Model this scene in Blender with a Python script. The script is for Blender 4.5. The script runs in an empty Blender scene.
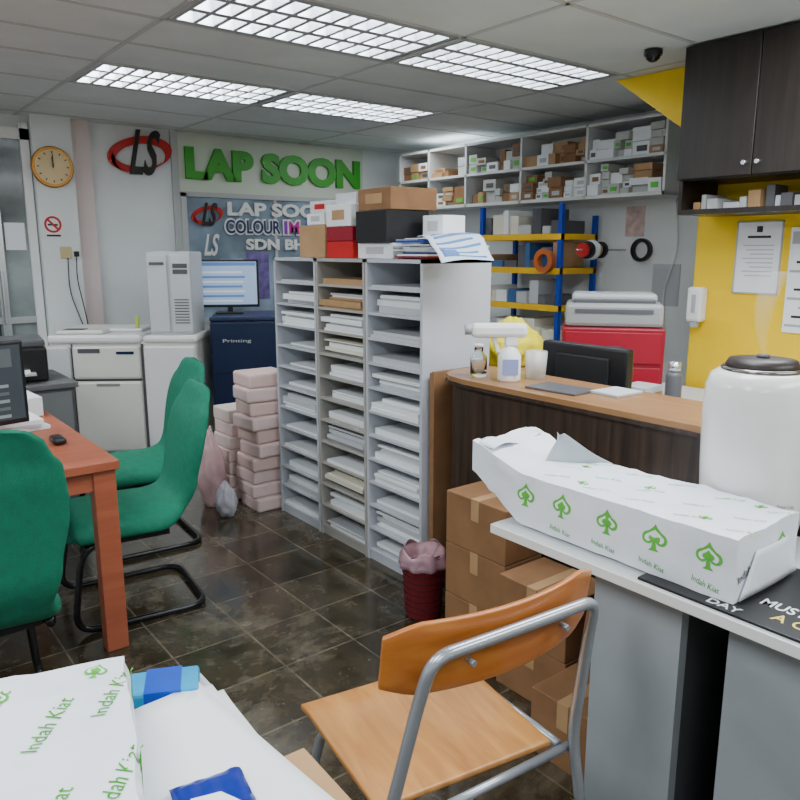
import bpy, bmesh, math, random
from mathutils import Vector, Matrix, Euler, noise
from mathutils.bvhtree import BVHTree
random.seed(11)
SC=bpy.context.scene; C=SC.collection
R=math.radians
# ---------------------------------------------------------------- materials
MC={}
def M(name,col,rough=.5,metal=0,var=0.0,scale=6,bump=0,bscale=60,emit=0,trans=0,ior=1.45,alpha=1,stretch=(1,1,1),ecol=None):
    if name in MC: return MC[name]
    m=bpy.data.materials.new(name); m.use_nodes=True
    nt=m.node_tree; b=nt.nodes['Principled BSDF']
    c=(col[0],col[1],col[2],1)
    b.inputs['Base Color'].default_value=c
    b.inputs['Roughness'].default_value=rough
    b.inputs['Metallic'].default_value=metal
    b.inputs['Transmission Weight'].default_value=trans
    b.inputs['IOR'].default_value=ior
    b.inputs['Alpha'].default_value=alpha
    if emit>0:
        e=ecol or col
        b.inputs['Emission Color'].default_value=(e[0],e[1],e[2],1)
        b.inputs['Emission Strength'].default_value=emit
    if var>0 or bump>0:
        tc=nt.nodes.new('ShaderNodeTexCoord'); mp=nt.nodes.new('ShaderNodeMapping')
        mp.inputs['Scale'].default_value=stretch
        nt.links.new(tc.outputs['Object'],mp.inputs['Vector'])
    if var>0:
        n=nt.nodes.new('ShaderNodeTexNoise'); n.inputs['Scale'].default_value=scale; n.inputs['Detail'].default_value=6
        nt.links.new(mp.outputs['Vector'],n.inputs['Vector'])
        r=nt.nodes.new('ShaderNodeValToRGB')
        r.color_ramp.elements[0].position=.3; r.color_ramp.elements[1].position=.7
        r.color_ramp.elements[0].color=tuple(x*(1-var) for x in col)+(1,)
        r.color_ramp.elements[1].color=tuple(min(1,x*(1+var)) for x in col)+(1,)
        nt.links.new(n.outputs['Fac'],r.inputs['Fac']); nt.links.new(r.outputs['Color'],b.inputs['Base Color'])
    if bump>0:
        n2=nt.nodes.new('ShaderNodeTexNoise'); n2.inputs['Scale'].default_value=bscale; n2.inputs['Detail'].default_value=4
        nt.links.new(mp.outputs['Vector'],n2.inputs['Vector'])
        bp=nt.nodes.new('ShaderNodeBump'); bp.inputs['Strength'].default_value=bump; bp.inputs['Distance'].default_value=.01
        nt.links.new(n2.outputs['Fac'],bp.inputs['Height']); nt.links.new(bp.outputs['Normal'],b.inputs['Normal'])
    MC[name]=m; return m
def floor_mat():
    m=bpy.data.materials.new('worn_vinyl_tile'); m.use_nodes=True; nt=m.node_tree; b=nt.nodes['Principled BSDF']
    N=nt.nodes.new; L=nt.links.new
    tc=N('ShaderNodeTexCoord')
    br=N('ShaderNodeTexBrick'); br.offset=0; br.inputs['Scale'].default_value=1
    br.inputs['Brick Width'].default_value=.305; br.inputs['Row Height'].default_value=.305; br.inputs['Mortar Size'].default_value=.004
    br.inputs['Color1'].default_value=(.036,.029,.018,1); br.inputs['Color2'].default_value=(.068,.053,.034,1); br.inputs['Mortar'].default_value=(.13,.11,.085,1)
    L(tc.outputs['Object'],br.inputs['Vector'])
    # large worn patches
    n1=N('ShaderNodeTexNoise'); n1.inputs['Scale'].default_value=1.7; n1.inputs['Detail'].default_value=12; n1.inputs['Roughness'].default_value=.74; n1.inputs['Distortion'].default_value=.5
    L(tc.outputs['Object'],n1.inputs['Vector'])
    r1=N('ShaderNodeValToRGB'); r1.color_ramp.elements[0].position=.49; r1.color_ramp.elements[1].position=.68
    L(n1.outputs['Fac'],r1.inputs['Fac'])
    mx=N('ShaderNodeMix'); mx.data_type='RGBA'; mx.inputs['B'].default_value=(.155,.135,.105,1)
    L(r1.outputs['Color'],mx.inputs['Factor']); L(br.outputs['Color'],mx.inputs['A'])
    # mottling
    n2=N('ShaderNodeTexNoise'); n2.inputs['Scale'].default_value=9; n2.inputs['Detail'].default_value=10; n2.inputs['Roughness'].default_value=.7; n2.inputs['Distortion'].default_value=.3
    L(tc.outputs['Object'],n2.inputs['Vector'])
    r2=N('ShaderNodeValToRGB'); r2.color_ramp.elements[0].position=.36; r2.color_ramp.elements[1].position=.62
    r2.color_ramp.elements[0].color=(.45,.45,.40,1); r2.color_ramp.elements[1].color=(1.25,1.2,1.08,1)
    L(n2.outputs['Fac'],r2.inputs['Fac'])
    mu=N('ShaderNodeMix'); mu.data_type='RGBA'; mu.blend_type='MULTIPLY'; mu.inputs['Factor'].default_value=1
    L(mx.outputs['Result'],mu.inputs['A']); L(r2.outputs['Color'],mu.inputs['B'])
    # fine pale scuffs
    n4=N('ShaderNodeTexNoise'); n4.inputs['Scale'].default_value=26; n4.inputs['Detail'].default_value=6; n4.inputs['Roughness'].default_value=.8
    L(tc.outputs['Object'],n4.inputs['Vector'])
    r4=N('ShaderNodeValToRGB'); r4.color_ramp.elements[0].position=.60; r4.color_ramp.elements[1].position=.70
    r4.color_ramp.elements[1].color=(.45,.45,.45,1)
    L(n4.outputs['Fac'],r4.inputs['Fac'])
    m3=N('ShaderNodeMix'); m3.data_type='RGBA'; m3.inputs['B'].default_value=(.25,.23,.195,1)
    L(r4.outputs['Color'],m3.inputs['Factor']); L(mu.outputs['Result'],m3.inputs['A'])
    L(m3.outputs['Result'],b.inputs['Base Color'])
    b.inputs['Specular IOR Level'].default_value=.75
    r3=N('ShaderNodeMapRange'); r3.inputs['From Min'].default_value=.38; r3.inputs['From Max'].default_value=.65; r3.inputs['To Min'].default_value=.05; r3.inputs['To Max'].default_value=.30
    L(n1.outputs['Fac'],r3.inputs['Value']); L(r3.outputs['Result'],b.inputs['Roughness'])
    bp=N('ShaderNodeBump'); bp.inputs['Strength'].default_value=.25; bp.inputs['Distance'].default_value=.004
    L(n2.outputs['Fac'],bp.inputs['Height']); L(bp.outputs['Normal'],b.inputs['Normal'])
    return m
def wood_mat(name,c1,c2,rough=.4,axis=(1,12,12),sc=3):
    m=bpy.data.materials.new(name); m.use_nodes=True; nt=m.node_tree; b=nt.nodes['Principled BSDF']
    N=nt.nodes.new; L=nt.links.new
    tc=N('ShaderNodeTexCoord'); mp=N('ShaderNodeMapping'); mp.inputs['Scale'].default_value=axis
    n=N('ShaderNodeTexNoise'); n.inputs['Scale'].default_value=sc; n.inputs['Detail'].default_value=8; n.inputs['Distortion'].default_value=.6
    r=N('ShaderNodeValToRGB'); r.color_ramp.elements[0].position=.3; r.color_ramp.elements[1].position=.72
    r.color_ramp.elements[0].color=c1+(1,); r.color_ramp.elements[1].color=c2+(1,)
    L(tc.outputs['Object'],mp.inputs['Vector']); L(mp.outputs['Vector'],n.inputs['Vector']); L(n.outputs['Fac'],r.inputs['Fac']); L(r.outputs['Color'],b.inputs['Base Color'])
    b.inputs['Roughness'].default_value=rough
    return m
white_wall=M('white_wall_paint',(.77,.80,.80),.6,var=.04,scale=1.5,bump=.05)
pink_wall=M('pinkish_pillar_paint',(.72,.60,.58),.6,var=.06,scale=3)
yellow_wall=M('yellow_wall_paint',(.86,.56,.0),.5,var=.05,scale=2)
ceil_m=M('mineral_ceiling_tile',(.68,.72,.72),.85,var=.06,scale=3,bump=.25,bscale=120)
grid_m=M('ceiling_tbar',(.50,.51,.50),.5)
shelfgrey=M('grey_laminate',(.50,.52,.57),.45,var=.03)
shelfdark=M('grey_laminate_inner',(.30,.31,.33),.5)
shelfbrown=M('taupe_laminate',(.38,.365,.34),.5,var=.05)
paperw=M('white_paper',(.84,.86,.88),.6)
paperc=M('cream_paper',(.76,.72,.60),.6)
paperg=M('grey_paper',(.50,.51,.54),.6)
paperp=M('pink_paper',(.78,.60,.58),.6,var=.08)
card=M('brown_cardboard',(.25,.125,.055),.75,var=.15,scale=8)
card2=M('tan_cardboard',(.42,.25,.12),.75,var=.1,scale=8)
darkwood=wood_mat('dark_walnut_laminate',(.020,.011,.008),(.060,.034,.022),.38,(14,14,1),2.5)
cabwood=wood_mat('wenge_laminate',(.006,.004,.003),(.020,.013,.010),.35,(14,14,1),2.5)
ledgewood=wood_mat('oak_ledge',(.25,.12,.048),(.35,.185,.08),.3,(12,1,12),2.5)
redwood=wood_mat('reddish_brown_laminate',(.30,.075,.035),(.40,.11,.055),.4,(1,10,10),3)
chairwood=wood_mat('orange_plywood',(.36,.14,.03),(.56,.26,.07),.3,(10,1.2,10),3)
backwood=wood_mat('orange_plywood_back',(.42,.12,.02),(.54,.19,.04),.3,(1.2,10,10),3)
green=M('green_fabric',(.0,.16,.09),.75,var=.12,scale=40,bump=.3,bscale=300)
black=M('black_plastic',(.010,.010,.012),.35)
blackm=M('black_metal_tube',(.012,.012,.014),.22,metal=.3)
tubem=M('grey_steel_tube',(.40,.42,.46),.28,metal=.6)
whitep=M('white_plastic',(.80,.80,.79),.35)
greyp=M('grey_plastic',(.40,.41,.42),.4)
lgreyp=M('lightgrey_plastic',(.56,.58,.59),.4)
dgreyp=M('dark_grey_plastic',(.09,.09,.10),.4)
copierw=M('copier_casing',(.72,.71,.66),.4,var=.02)
navy=M('navy_casing',(.006,.016,.055),.35)
chrome=M('aluminium',(.65,.66,.68),.25,metal=.9)
redm=M('red_metal',(.27,.003,.018),.4)
red=M('red_plastic',(.50,.008,.008),.4)
greens=M('green_sign_letter',(.035,.34,.02),.4)
greenp=M('green_print',(.10,.48,.05),.6)
inkk=M('black_ink',(.015,.015,.015),.5)
bluem=M('blue_steel',(.005,.05,.42),.4)
yelm=M('yellow_steel',(.85,.50,.005),.4)
yelbag=M('yellow_bag',(.85,.72,.02),.4)
bluep=M('blue_packet',(.005,.06,.45),.35,var=.15)
cyanp=M('cyan_packet',(.01,.30,.58),.35,var=.2)
glass=M('clear_glass',(.9,.95,.95),.05,trans=1,ior=1.3)
tube_e=M('fluorescent_tube',(1,1,1),.5,emit=30,ecol=(.90,.96,1))
louver_m=M('louver_blade',(.70,.72,.74),.35,metal=.4)
louver_e=M('louver_edge',(.30,.31,.32),.4)
deskgrey=M('light_grey_desk',(.62,.64,.65),.45,var=.02)
deskedge=M('white_edge_band',(.80,.80,.78),.4)
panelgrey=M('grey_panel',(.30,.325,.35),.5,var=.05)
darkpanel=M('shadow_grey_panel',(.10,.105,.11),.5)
wrapw=M('glossy_wrap_paper',(.83,.86,.92),.42,var=.03,scale=12,bump=.3,bscale=16)
# ---------------------------------------------------------------- geometry helpers
def E(name,loc=(0,0,0),rz=0):
    o=bpy.data.objects.new(name,None); o.location=loc; o.rotation_euler=(0,0,R(rz)); o.empty_display_size=.05
    C.objects.link(o); return o
def fin(name,bm,mats,parent=None,loc=(0,0,0),rot=(0,0,0),smooth=False):
    me=bpy.data.meshes.new(name); bmesh.ops.recalc_face_normals(bm,faces=bm.faces[:]); bm.to_mesh(me); bm.free()
    if not isinstance(mats,(list,tuple)): mats=[mats]
    for m in mats: me.materials.append(m)
    if smooth:
        for p in me.polygons: p.use_smooth=True
    o=bpy.data.objects.new(name,me); C.objects.link(o); o.location=loc; o.rotation_euler=rot
    if parent: o.parent=parent
    return o
def addbox(bm,a,b,mi=0,rz=0,bev=0,rot=None):
    a=Vector(a);b=Vector(b);c=(a+b)/2;s=b-a
    mat=Matrix.Translation(c)@(rot.to_matrix().to_4x4() if rot else Matrix.Rotation(R(rz),4,'Z'))@Matrix.Diagonal((s.x,s.y,s.z,1))
    r=bmesh.ops.create_cube(bm,size=1,matrix=mat)
    fs=set(f for v in r['verts'] for f in v.link_faces)
    for f in fs: f.material_index=mi
    if bev>0:
        es=set(e for v in r['verts'] for e in v.link_edges)
        rr=bmesh.ops.bevel(bm,geom=list(es),offset=bev,segments=2,affect='EDGES',profile=.5)
        for f in rr['faces']: f.material_index=mi
def bx(p,name,a,b,mat,bev=0,rz=0,rot=None):
    a=Vector(a);b=Vector(b);c=(a+b)/2
    bm=bmesh.new(); addbox(bm,a-c,b-c,0,0,bev)
    return fin(name,bm,mat,p,c,rot if rot else (0,0,R(rz)))
def multi(p,name,lst,mats,bev=0,loc=(0,0,0)):
    bm=bmesh.new()
    for it in lst:
        a,b,mi=it[:3]; rz=it[3] if len(it)>3 else 0
        addbox(bm,a,b,mi,rz,bev)
    return fin(name,bm,mats,p,loc)
def cyl(p,name,c,r,h,mat,r2=None,rot=(0,0,0),seg=32,smooth=True,bev=0):
    bm=bmesh.new(); bmesh.ops.create_cone(bm,cap_ends=True,segments=seg,radius1=r,radius2=r if r2 is None else r2,depth=h)
    if bev: bmesh.ops.bevel(bm,geom=[e for e in bm.edges if abs(e.verts[0].co.z-e.verts[1].co.z)<1e-6],offset=bev,segments=2,affect='EDGES')
    o=fin(name,bm,mat,p,c,rot)
    if smooth:
        for f in o.data.polygons: f.use_smooth=len(f.vertices)==4
    return o
def lathe(p,name,prof,mat,loc=(0,0,0),rot=(0,0,0),seg=40,sx=1,sy=1):
    bm=bmesh.new(); rings=[]
    for r,z in prof:
        rings.append([bm.verts.new((max(r,1e-4)*math.cos(2*math.pi*i/seg)*sx,max(r,1e-4)*math.sin(2*math.pi*i/seg)*sy,z)) for i in range(seg)])
    for k in range(len(rings)-1):
        for i in range(seg):
            bm.faces.new((rings[k][i],rings[k][(i+1)%seg],rings[k+1][(i+1)%seg],rings[k+1][i]))
    return fin(name,bm,mat,p,loc,rot,True)
def fillet(pts,r,n=6,closed=False):
    out=[]; N=len(pts)
    for i,pt in enumerate(pts):
        pt=Vector(pt)
        if not closed and i in (0,N-1): out.append(pt); continue
        a=Vector(pts[i-1]);b=Vector(pts[(i+1)%N])
        da=(a-pt);db=(b-pt); rr=min(r,da.length*.48,db.length*.48)
        p1=pt+da.normalized()*rr;p2=pt+db.normalized()*rr
        for k in range(n+1):
            t=k/n; out.append(p1*(1-t)**2+pt*2*t*(1-t)+p2*t*t)
    return out
def tube(p,name,pts,r,mat,fr=.05,closed=False,seg=12,loc=(0,0,0)):
    P=fillet(pts,fr,6,closed) if fr>0 else [Vector(q) for q in pts]
    bm=bmesh.new(); rings=[]; prev=None; n=len(P)
    for i,q in enumerate(P):
        if closed: t=(P[(i+1)%n]-P[i-1])
        else: t=(P[min(i+1,n-1)]-P[max(i-1,0)])
        t.normalize()
        if prev is None:
            u=t.orthogonal().normalized()
        else:
            u=(prev-t*prev.dot(t)).normalized()
        prev=u; v=t.cross(u)
        rings.append([bm.verts.new(q+u*(r*math.cos(2*math.pi*k/seg))+v*(r*math.sin(2*math.pi*k/seg))) for k in range(seg)])
    m=n if closed else n-1
    for i in range(m):
        A=rings[i];B=rings[(i+1)%n]
        for k in range(seg): bm.faces.new((A[k],A[(k+1)%seg],B[(k+1)%seg],B[k]))
    if not closed:
        bm.faces.new(rings[0]); bm.faces.new(rings[-1])
    return fin(name,bm,mat,p,loc,smooth=True)
def plate(p,name,pts,th,mat,loc=(0,0,0),rot=(0,0,0)):
    bm=bmesh.new(); vs=[bm.verts.new((x,y,0)) for x,y in pts]; f=bm.faces.new(vs)
    r=bmesh.ops.extrude_face_region(bm,geom=[f]); bmesh.ops.translate(bm,verts=[v for v in r['geom'] if isinstance(v,bmesh.types.BMVert)],vec=(0,0,th))
    return fin(name,bm,mat,p,loc,rot)
def textmesh(s,w,h,th,bold=0,shear=0):
    cu=bpy.data.curves.new('t','FONT'); cu.body=s; cu.extrude=.05; cu.offset=bold; cu.resolution_u=4; cu.shear=shear
    ob=bpy.data.objects.new('t',cu); C.objects.link(ob); bpy.context.view_layer.update()
    me=bpy.data.meshes.new_from_object(ob.evaluated_get(bpy.context.evaluated_depsgraph_get()))
    bpy.data.objects.remove(ob)
    xs=[v.co.x for v in me.vertices]; ys=[v.co.y for v in me.vertices]
    x0,x1,y0,y1=min(xs),max(xs),min(ys),max(ys)
    for v in me.vertices:
        v.co=Vector(((v.co.x-x0)/(x1-x0)*w,(v.co.y-y0)/(y1-y0)*h,(v.co.z+.05)/.1*th))
    return me
def text(p,name,s,loc,rot,w,h,mat,th=.004,bold=0,shear=0):
    me=textmesh(s,w,h,th,bold,shear); me.materials.append(mat)
    o=bpy.data.objects.new(name,me); C.objects.link(o); o.location=loc; o.rotation_euler=rot
    if p: o.parent=p
    return o
WY=(R(90),0,0)          # faces -Y
WX=(R(90),0,R(-90))     # faces -X
def annulus(p,name,ro,ri,th,mat,loc,rot,sx=1,sy=1,a0=0,a1=360,n=48,tilt=0,taper=False):
    bm=bmesh.new(); vs=[]
    full=abs(a1-a0)>=360; ct,st=math.cos(R(tilt)),math.sin(R(tilt))
    for i in range(n+1):
        a=R(a0+(a1-a0)*i/n); q=[]
        k_=math.sin(math.pi*i/n) if taper else 1
        for rr,z in ((ro,0),(ro,th),(ro-(ro-ri)*max(.08,k_),th),(ro-(ro-ri)*max(.08,k_),0)):
            x=rr*math.cos(a)*sx; y=rr*math.sin(a)*sy
            q.append(bm.verts.new((x*ct-y*st,x*st+y*ct,z)))
        vs.append(q)
    for i in range(n):
        for k in range(4): bm.faces.new((vs[i][k],vs[i][(k+1)%4],vs[i+1][(k+1)%4],vs[i+1][k]))
    if full: bmesh.ops.remove_doubles(bm,verts=bm.verts[:],dist=1e-6)
    else: bm.faces.new(vs[0]); bm.faces.new(vs[-1])
    return fin(name,bm,mat,p,loc,rot)
def sheet(p,name,fn,nx,ny,mat,loc=(0,0,0),th=.0015,rot=(0,0,0)):
    bm=bmesh.new(); g=[[bm.verts.new(fn(i/nx,j/ny)) for j in range(ny+1)] for i in range(nx+1)]
    for i in range(nx):
        for j in range(ny): bm.faces.new((g[i][j],g[i+1][j],g[i+1][j+1],g[i][j+1]))
    o=fin(name,bm,mat,p,loc,rot,True)
    s=o.modifiers.new('s','SOLIDIFY'); s.thickness=th
    return o
# ================================================================ ROOM
CH=2.48
XL,XR,YB,YN=-2.5,4.9,6.3,-2.5
bx(None,'floor',(XL-.1,YN-.1,-.1),(XR+.1,YB+.1,0),floor_mat())
bx(None,'wall_back',(XL-.1,YB,0),(XR+.1,YB+.1,2.75),white_wall)
bx(None,'wall_right',(XR,YN,0),(XR+.1,YB,2.75),white_wall)
bx(None,'wall_left',(XL-.1,YN,0),(XL,YB,2.75),white_wall)
bx(None,'wall_near',(XL-.1,YN-.1,0),(XR+.1,YN,2.75),white_wall)
xs=[-2.5,-2.33,-1.11,.11,1.33,2.55,3.77,4.9]
ys=[-2.5,-2.13,-1.52,-.91,-.3,.31,.92,1.53,2.14,2.75,3.36,3.82,4.28,4.89,5.5,6.11,6.3]
fix=[(1.33,2.75),(2.55,2.75),(1.33,4.28),(2.55,4.28)]
L=[];G=[]
for i in range(len(xs)-1):
    for j in range(len(ys)-1):
        if (xs[i],ys[j]) in fix: continue
        L.append(((xs[i],ys[j],CH),(xs[i+1],ys[j+1],CH+.02),0))
multi(None,'ceiling',L,[ceil_m])
for x in xs[1:-1]: G.append(((x-.012,YN,CH-.004),(x+.012,YB,CH),0))
for y in ys[1:-1]: G.append(((XL,y-.012,CH-.004),(XR,y+.012,CH),0))
multi(None,'trim_1',G,[grid_m])
bx(None,'ceiling_slab',(XL-.1,YN-.1,2.70),(XR+.1,YB+.1,2.75),white_wall)
# troffers with parabolic louvres (blades are wedge-shaped, wider at the bottom)
def wedge(bm,a,b,wt,wb,z0,z1,axis):
    vs=[]
    for e in (a,b):
        for (dz,w) in ((z0,wb),(z0,-wb),(z1,-wt),(z1,wt)):
            if axis=='x': vs.append(bm.verts.new((e[0],e[1]+w/2,dz)))
            else: vs.append(bm.verts.new((e[0]+w/2,e[1],dz)))
    f=[(0,1,2,3),(7,6,5,4),(0,4,5,1),(1,5,6,2),(2,6,7,3),(3,7,4,0)]
    for q in f:
        fc=bm.faces.new([vs[k] for k in q]); fc.material_index=1 if q==(0,4,5,1) else 0
for k,(fx,fy) in enumerate(fix):
    f=E('fluorescent_ceiling_light' ,(fx+.61,fy+.305,CH))
    w,h=.59,.285
    multi(f,'housing',[((-w,-h,.0),(-w+.01,h,.13),0),((w-.01,-h,0),(w,h,.13),0),((-w,-h,0),(w,-h+.01,.13),0),((-w,h-.01,0),(w,h,.13),0),((-w,-h,.12),(w,h,.13),0)],[lgreyp])
    for t in range(3):
        yy=-.19+.19*t
        cyl(f,'tube_%d'%(t+1),(0,yy,.085),.015,1.12,tube_e,rot=(0,R(90),0),seg=12)
    bm=bmesh.new()
    for t in range(4):
        yy=-.278+.185*t
        wedge(bm,(-w+.01,yy),(w-.01,yy),.006,.040,-.004,.055,'x')
    for t in range(13):
        xx=-w+.02+t*(2*w-.04)/12
        wedge(bm,(xx,-h+.01),(xx,h-.01),.004,.022,-.003,.05,'y')
    fin('louver_grid',bm,[louver_m,louver_e],f)
# pillar + things on it
bx(None,'wall_pillar',(1.41,6.18,0),(1.69,6.3,CH),white_wall)
bx(None,'trim_2',(1.69,6.24,0),(1.84,6.3,CH),pink_wall)
ck=E('wall_clock',(1.53,6.175,2.11))
cyl(ck,'rim',(0,-.012,0),.15,.03,M('gold_rim',(.40,.18,.03),.3,metal=.6),rot=(R(90),0,0),bev=.006)
cyl(ck,'face',(0,-.029,0),.125,.004,M('clock_face',(.72,.55,.30),.5),rot=(R(90),0,0))
for i in range(12):
    a=R(30*i); bx(ck,'tick_%d'%(i+1),(math.sin(a)*.105-.004,-.034,math.cos(a)*.105-.008),(math.sin(a)*.105+.004,-.031,math.cos(a)*.105+.008),inkk,rot=(0,a,0))
bx(ck,'hour_hand',(-.004,-.037,0),(.004,-.034,.07),inkk,rot=(0,R(-6),0))
bx(ck,'minute_hand',(-.003,-.040,-.01),(.003,-.037,.09),inkk,rot=(0,R(2),0))
ns=E('no_smoking_sign',(1.50,6.18,1.68))
bx(ns,'board',(-.08,-.006,-.09),(.08,0,.09),whitep)
annulus(ns,'red_ring',.062,.046,.002,red,(0,-.006,.01),WY)
bx(ns,'slash',(-.05,-.0085,.002),(.05,-.0065,.018),red,rot=(0,R(45),0))
bx(ns,'cigarette',(-.038,-.0083,.001),(.034,-.0066,.015),inkk)
multi(ns,'caption',[((-.05,-.007,-.08),(.05,-.006,-.065),0)],[inkk])
sw=E('power_socket',(1.585,6.18,1.48))
bx(sw,'plate_1',(-.05,-.012,-.045),(.03,0,.045),M('socket_yellow',(.6,.5,.25)),.003); bx(sw,'plate_2',(.035,-.012,-.05),(.1,0,.04),whitep,.003)
bx(sw,'plug',(.045,-.04,-.03),(.08,-.01,.01),black,.004)
tube(sw,'cable_1',[(.06,-.03,-.03),(.05,-.03,-.2),(.09,-.03,-.45),(.12,-.03,-.7)],.004,black,.1)
tube(sw,'cable_2',[(0,-.015,-.04),(-.01,-.02,-.3),(.08,-.02,-.6),(.1,-.02,-.75)],.004,black,.1)
# glass door at left of pillar
wn=E('door_1',(0,6.3,0))
bx(wn,'glass_pane',(-.6,-.03,0),(1.36,-.015,2.3),M('tinted_glass',(.20,.23,.23),.1,var=.7,scale=1.8),0)
for i,x in enumerate((-.62,.35,1.10,1.34)): bx(wn,'mullion_%d'%i,(x,-.06,0),(x+.06,-.005,2.42),chrome if i<3 else whitep)
bx(wn,'rail_top',(-.6,-.06,2.3),(1.4,-.005,2.38),whitep); bx(wn,'rail_mid',(-.6,-.055,.95),(1.36,-.01,1.0),chrome)
bx(wn,'dark_furniture',(.5,-.035,.0),(1.09,-.03,1.35),M('dark_recess',(.03,.035,.04),.3,var=.4))
bx(wn,'notice',(1.18,-.036,1.5),(1.32,-.03,1.7),paperw)
bx(wn,'pull_handle',(1.115,-.10,.95),(1.135,-.08,1.35),chrome,.004)
# sign wall
Y0=6.3
sg=E('wall_sign_board',(0,Y0,0))
bx(sg,'board',(2.56,-.03,1.99),(4.46,0,2.465),M('sign_cream',(.60,.66,.55),.4))
text(sg,'letters','LAP SOON',(2.61,-.03,2.09),WY,1.80,.27,greens,.03,.055)
bx(None,'trim_3',(2.50,6.27,0),(2.56,6.3,CH),M('trim_grey',(.45,.46,.46),.5))
def logo(p,k,off,ls):
    annulus(p,'red_swoosh',.27*k,.15*k,.012,red,off,WY,1,.50,-60,230,tilt=12,taper=True)
    annulus(p,'red_swoosh_low',.22*k,.13*k,.012,red,(off[0]-.02*k,off[1],off[2]-.03*k),WY,1,.55,150,330,tilt=10,taper=True)
    text(p,'letters_ls','LS',(off[0]-.10*k,off[1]-.004,off[2]-.17*k),WY,.27*k,.36*k,ls,.018,.02,.45)
lg=E('company_logo_sign',(2.24,Y0,2.27))
logo(lg,1,(0,-.022,0),inkk)
# glazed window under sign
wb=E('window_2',(0,Y0,0))
bx(wb,'glass_pane',(2.60,-.02,.9),(4.42,-.01,1.96),M('blue_reflective_glass',(.22,.29,.36),.15,var=.5,scale=2.5))
multi(wb,'frame',[((2.56,-.035,.86),(2.61,0,1.98),0),((4.41,-.035,.86),(4.46,0,1.98),0),((2.56,-.035,.86),(4.46,0,.91),0),((2.56,-.035,1.95),(4.46,0,1.99),0),((3.45,-.03,.9),(3.48,0,1.96),0)],[M('trim_grey',(.45,.46,.46))])
text(wb,'line_1','LAP SOON',(2.98,-.03,1.80),WY,1.10,.12,whitep,.015,.04)
text(wb,'line_2_outline','COLOUR',(2.945,-.030,1.632),WY,.58,.148,whitep,.006,.09)
text(wb,'line_2','COLOUR',(2.96,-.036,1.645),WY,.55,.12,M('navy_l',(.02,.03,.12)),.004,.02)
text(wb,'line_2_b_outline','IM',(3.535,-.030,1.632),WY,.19,.148,whitep,.006,.09)
text(wb,'line_2_b','I',(3.55,-.036,1.645),WY,.03,.12,M('purple_l',(.25,.03,.45)),.004,.02)
text(wb,'line_2_c','M',(3.60,-.036,1.645),WY,.11,.12,M('magenta_l',(.55,.02,.30)),.004,.02)
text(wb,'line_2_d','AGE',(3.75,-.032,1.645),WY,.27,.12,M('blue_l',(.02,.15,.6)),.012,.04)
text(wb,'line_3','SDN BHD',(3.15,-.03,1.50),WY,.75,.10,whitep,.012,.04)
logo(wb,.55,(2.79,-.03,1.80),inkk)
text(wb,'logo_ls_low','LS',(2.74,-.034,1.45),WY,.15,.19,whitep,.012,.02,.4)
bx(wb,'purple_poster',(3.15,-.025,1.05),(3.38,-.021,1.48),M('purple_poster',(.16,.12,.32),var=.5,scale=12))
bx(wb,'white_poster',(2.90,-.025,1.02),(3.12,-.021,1.42),M('poster_mix',(.55,.58,.62),var=.5,scale=14))
# ================================================================ PAPER SHELVES
SX=2.01
def shelf_unit(y0,y1,mat,inner,name='paper_sorting_shelf',seed=0):
    rnd=random.Random(seed)
    e=E(name,(SX,y0,0)); W=y1-y0; D=.40; H=1.46; n=12
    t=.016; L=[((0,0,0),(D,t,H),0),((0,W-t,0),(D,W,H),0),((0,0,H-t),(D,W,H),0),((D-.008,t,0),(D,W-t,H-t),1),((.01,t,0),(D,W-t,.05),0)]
    pitch=(H-t-.05)/n
    for k in range(n): L.append(((.003,t,.05+k*pitch-.006),(D-.008,W-t,.05+k*pitch+.006),0))
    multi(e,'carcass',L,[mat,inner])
    P=[]
    for k in range(n):
        z=.056+k*pitch
        hh=rnd.choice([.015,.03,.04,.05,.06,.07,.08,.01])
        if k in (0,) : hh=.03
        base=rnd.choices([0,1,2,3,4],[12,2,3,.4,.3])[0]
        while hh>.004:
            th=min(hh,rnd.uniform(.008,.03)); hh-=th
            x0=rnd.uniform(.0,.06); y=rnd.uniform(.022,.04)
            P.append(((x0,y,z),(x0+.30,min(W-.022,y+rnd.uniform(.32,.37)),z+th),base if rnd.random()<.75 else rnd.choice([0,2]),rnd.uniform(-.8,.8)))
            z+=th
    multi(e,'paper_stacks',P,[paperw,paperc,paperg,paperp,card2])
    return e
shelf_unit(2.40,2.815,shelfgrey,shelfdark,seed=3)
shelf_unit(2.82,3.245,shelfbrown,shelfdark,seed=8)
shelf_unit(3.25,3.68,shelfgrey,shelfdark,seed=21)
# items on top of shelves
Z=1.461
def carton(name,a,b,mat,rz=0,tape=None,label=None,openf=False):
    a=Vector(a);b=Vector(b);c=Vector(((a.x+b.x)/2,(a.y+b.y)/2,a.z)); s=(b-a)/2
    e=E(name,c,rz); h=b.z-a.z
    bx(e,'body',(-s.x,-s.y,0),(s.x,s.y,h),mat,.003)
    if tape: multi(e,'tape',[((-s.x-.001,-.02,h*.6),(s.x+.001,.02,h+.001),0)],[tape])
    else: bx(e,'lid_seam',(-s.x-.0008,-.002,h-.001),(s.x+.0008,.002,h+.0008),dgreyp)
    if label: bx(e,'label',(-s.x-.0015,-s.y*.5,h*.3),(-s.x,s.y*.5,h*.75),label)
    if openf:
        bx(e,'flap_1',(-s.x-.06,-s.y,h-.002),(-s.x+.005,s.y,h+.003),mat,rot=(0,R(25),0))
        bx(e,'flap_2',(s.x-.005,-s.y,h),(s.x+.06,s.y,h+.005),mat,rot=(0,R(-35),0))
    return e
carton('cardboard_box',(2.07,3.26,Z),(2.28,3.49,Z+.165),card2,3,openf=False)
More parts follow.
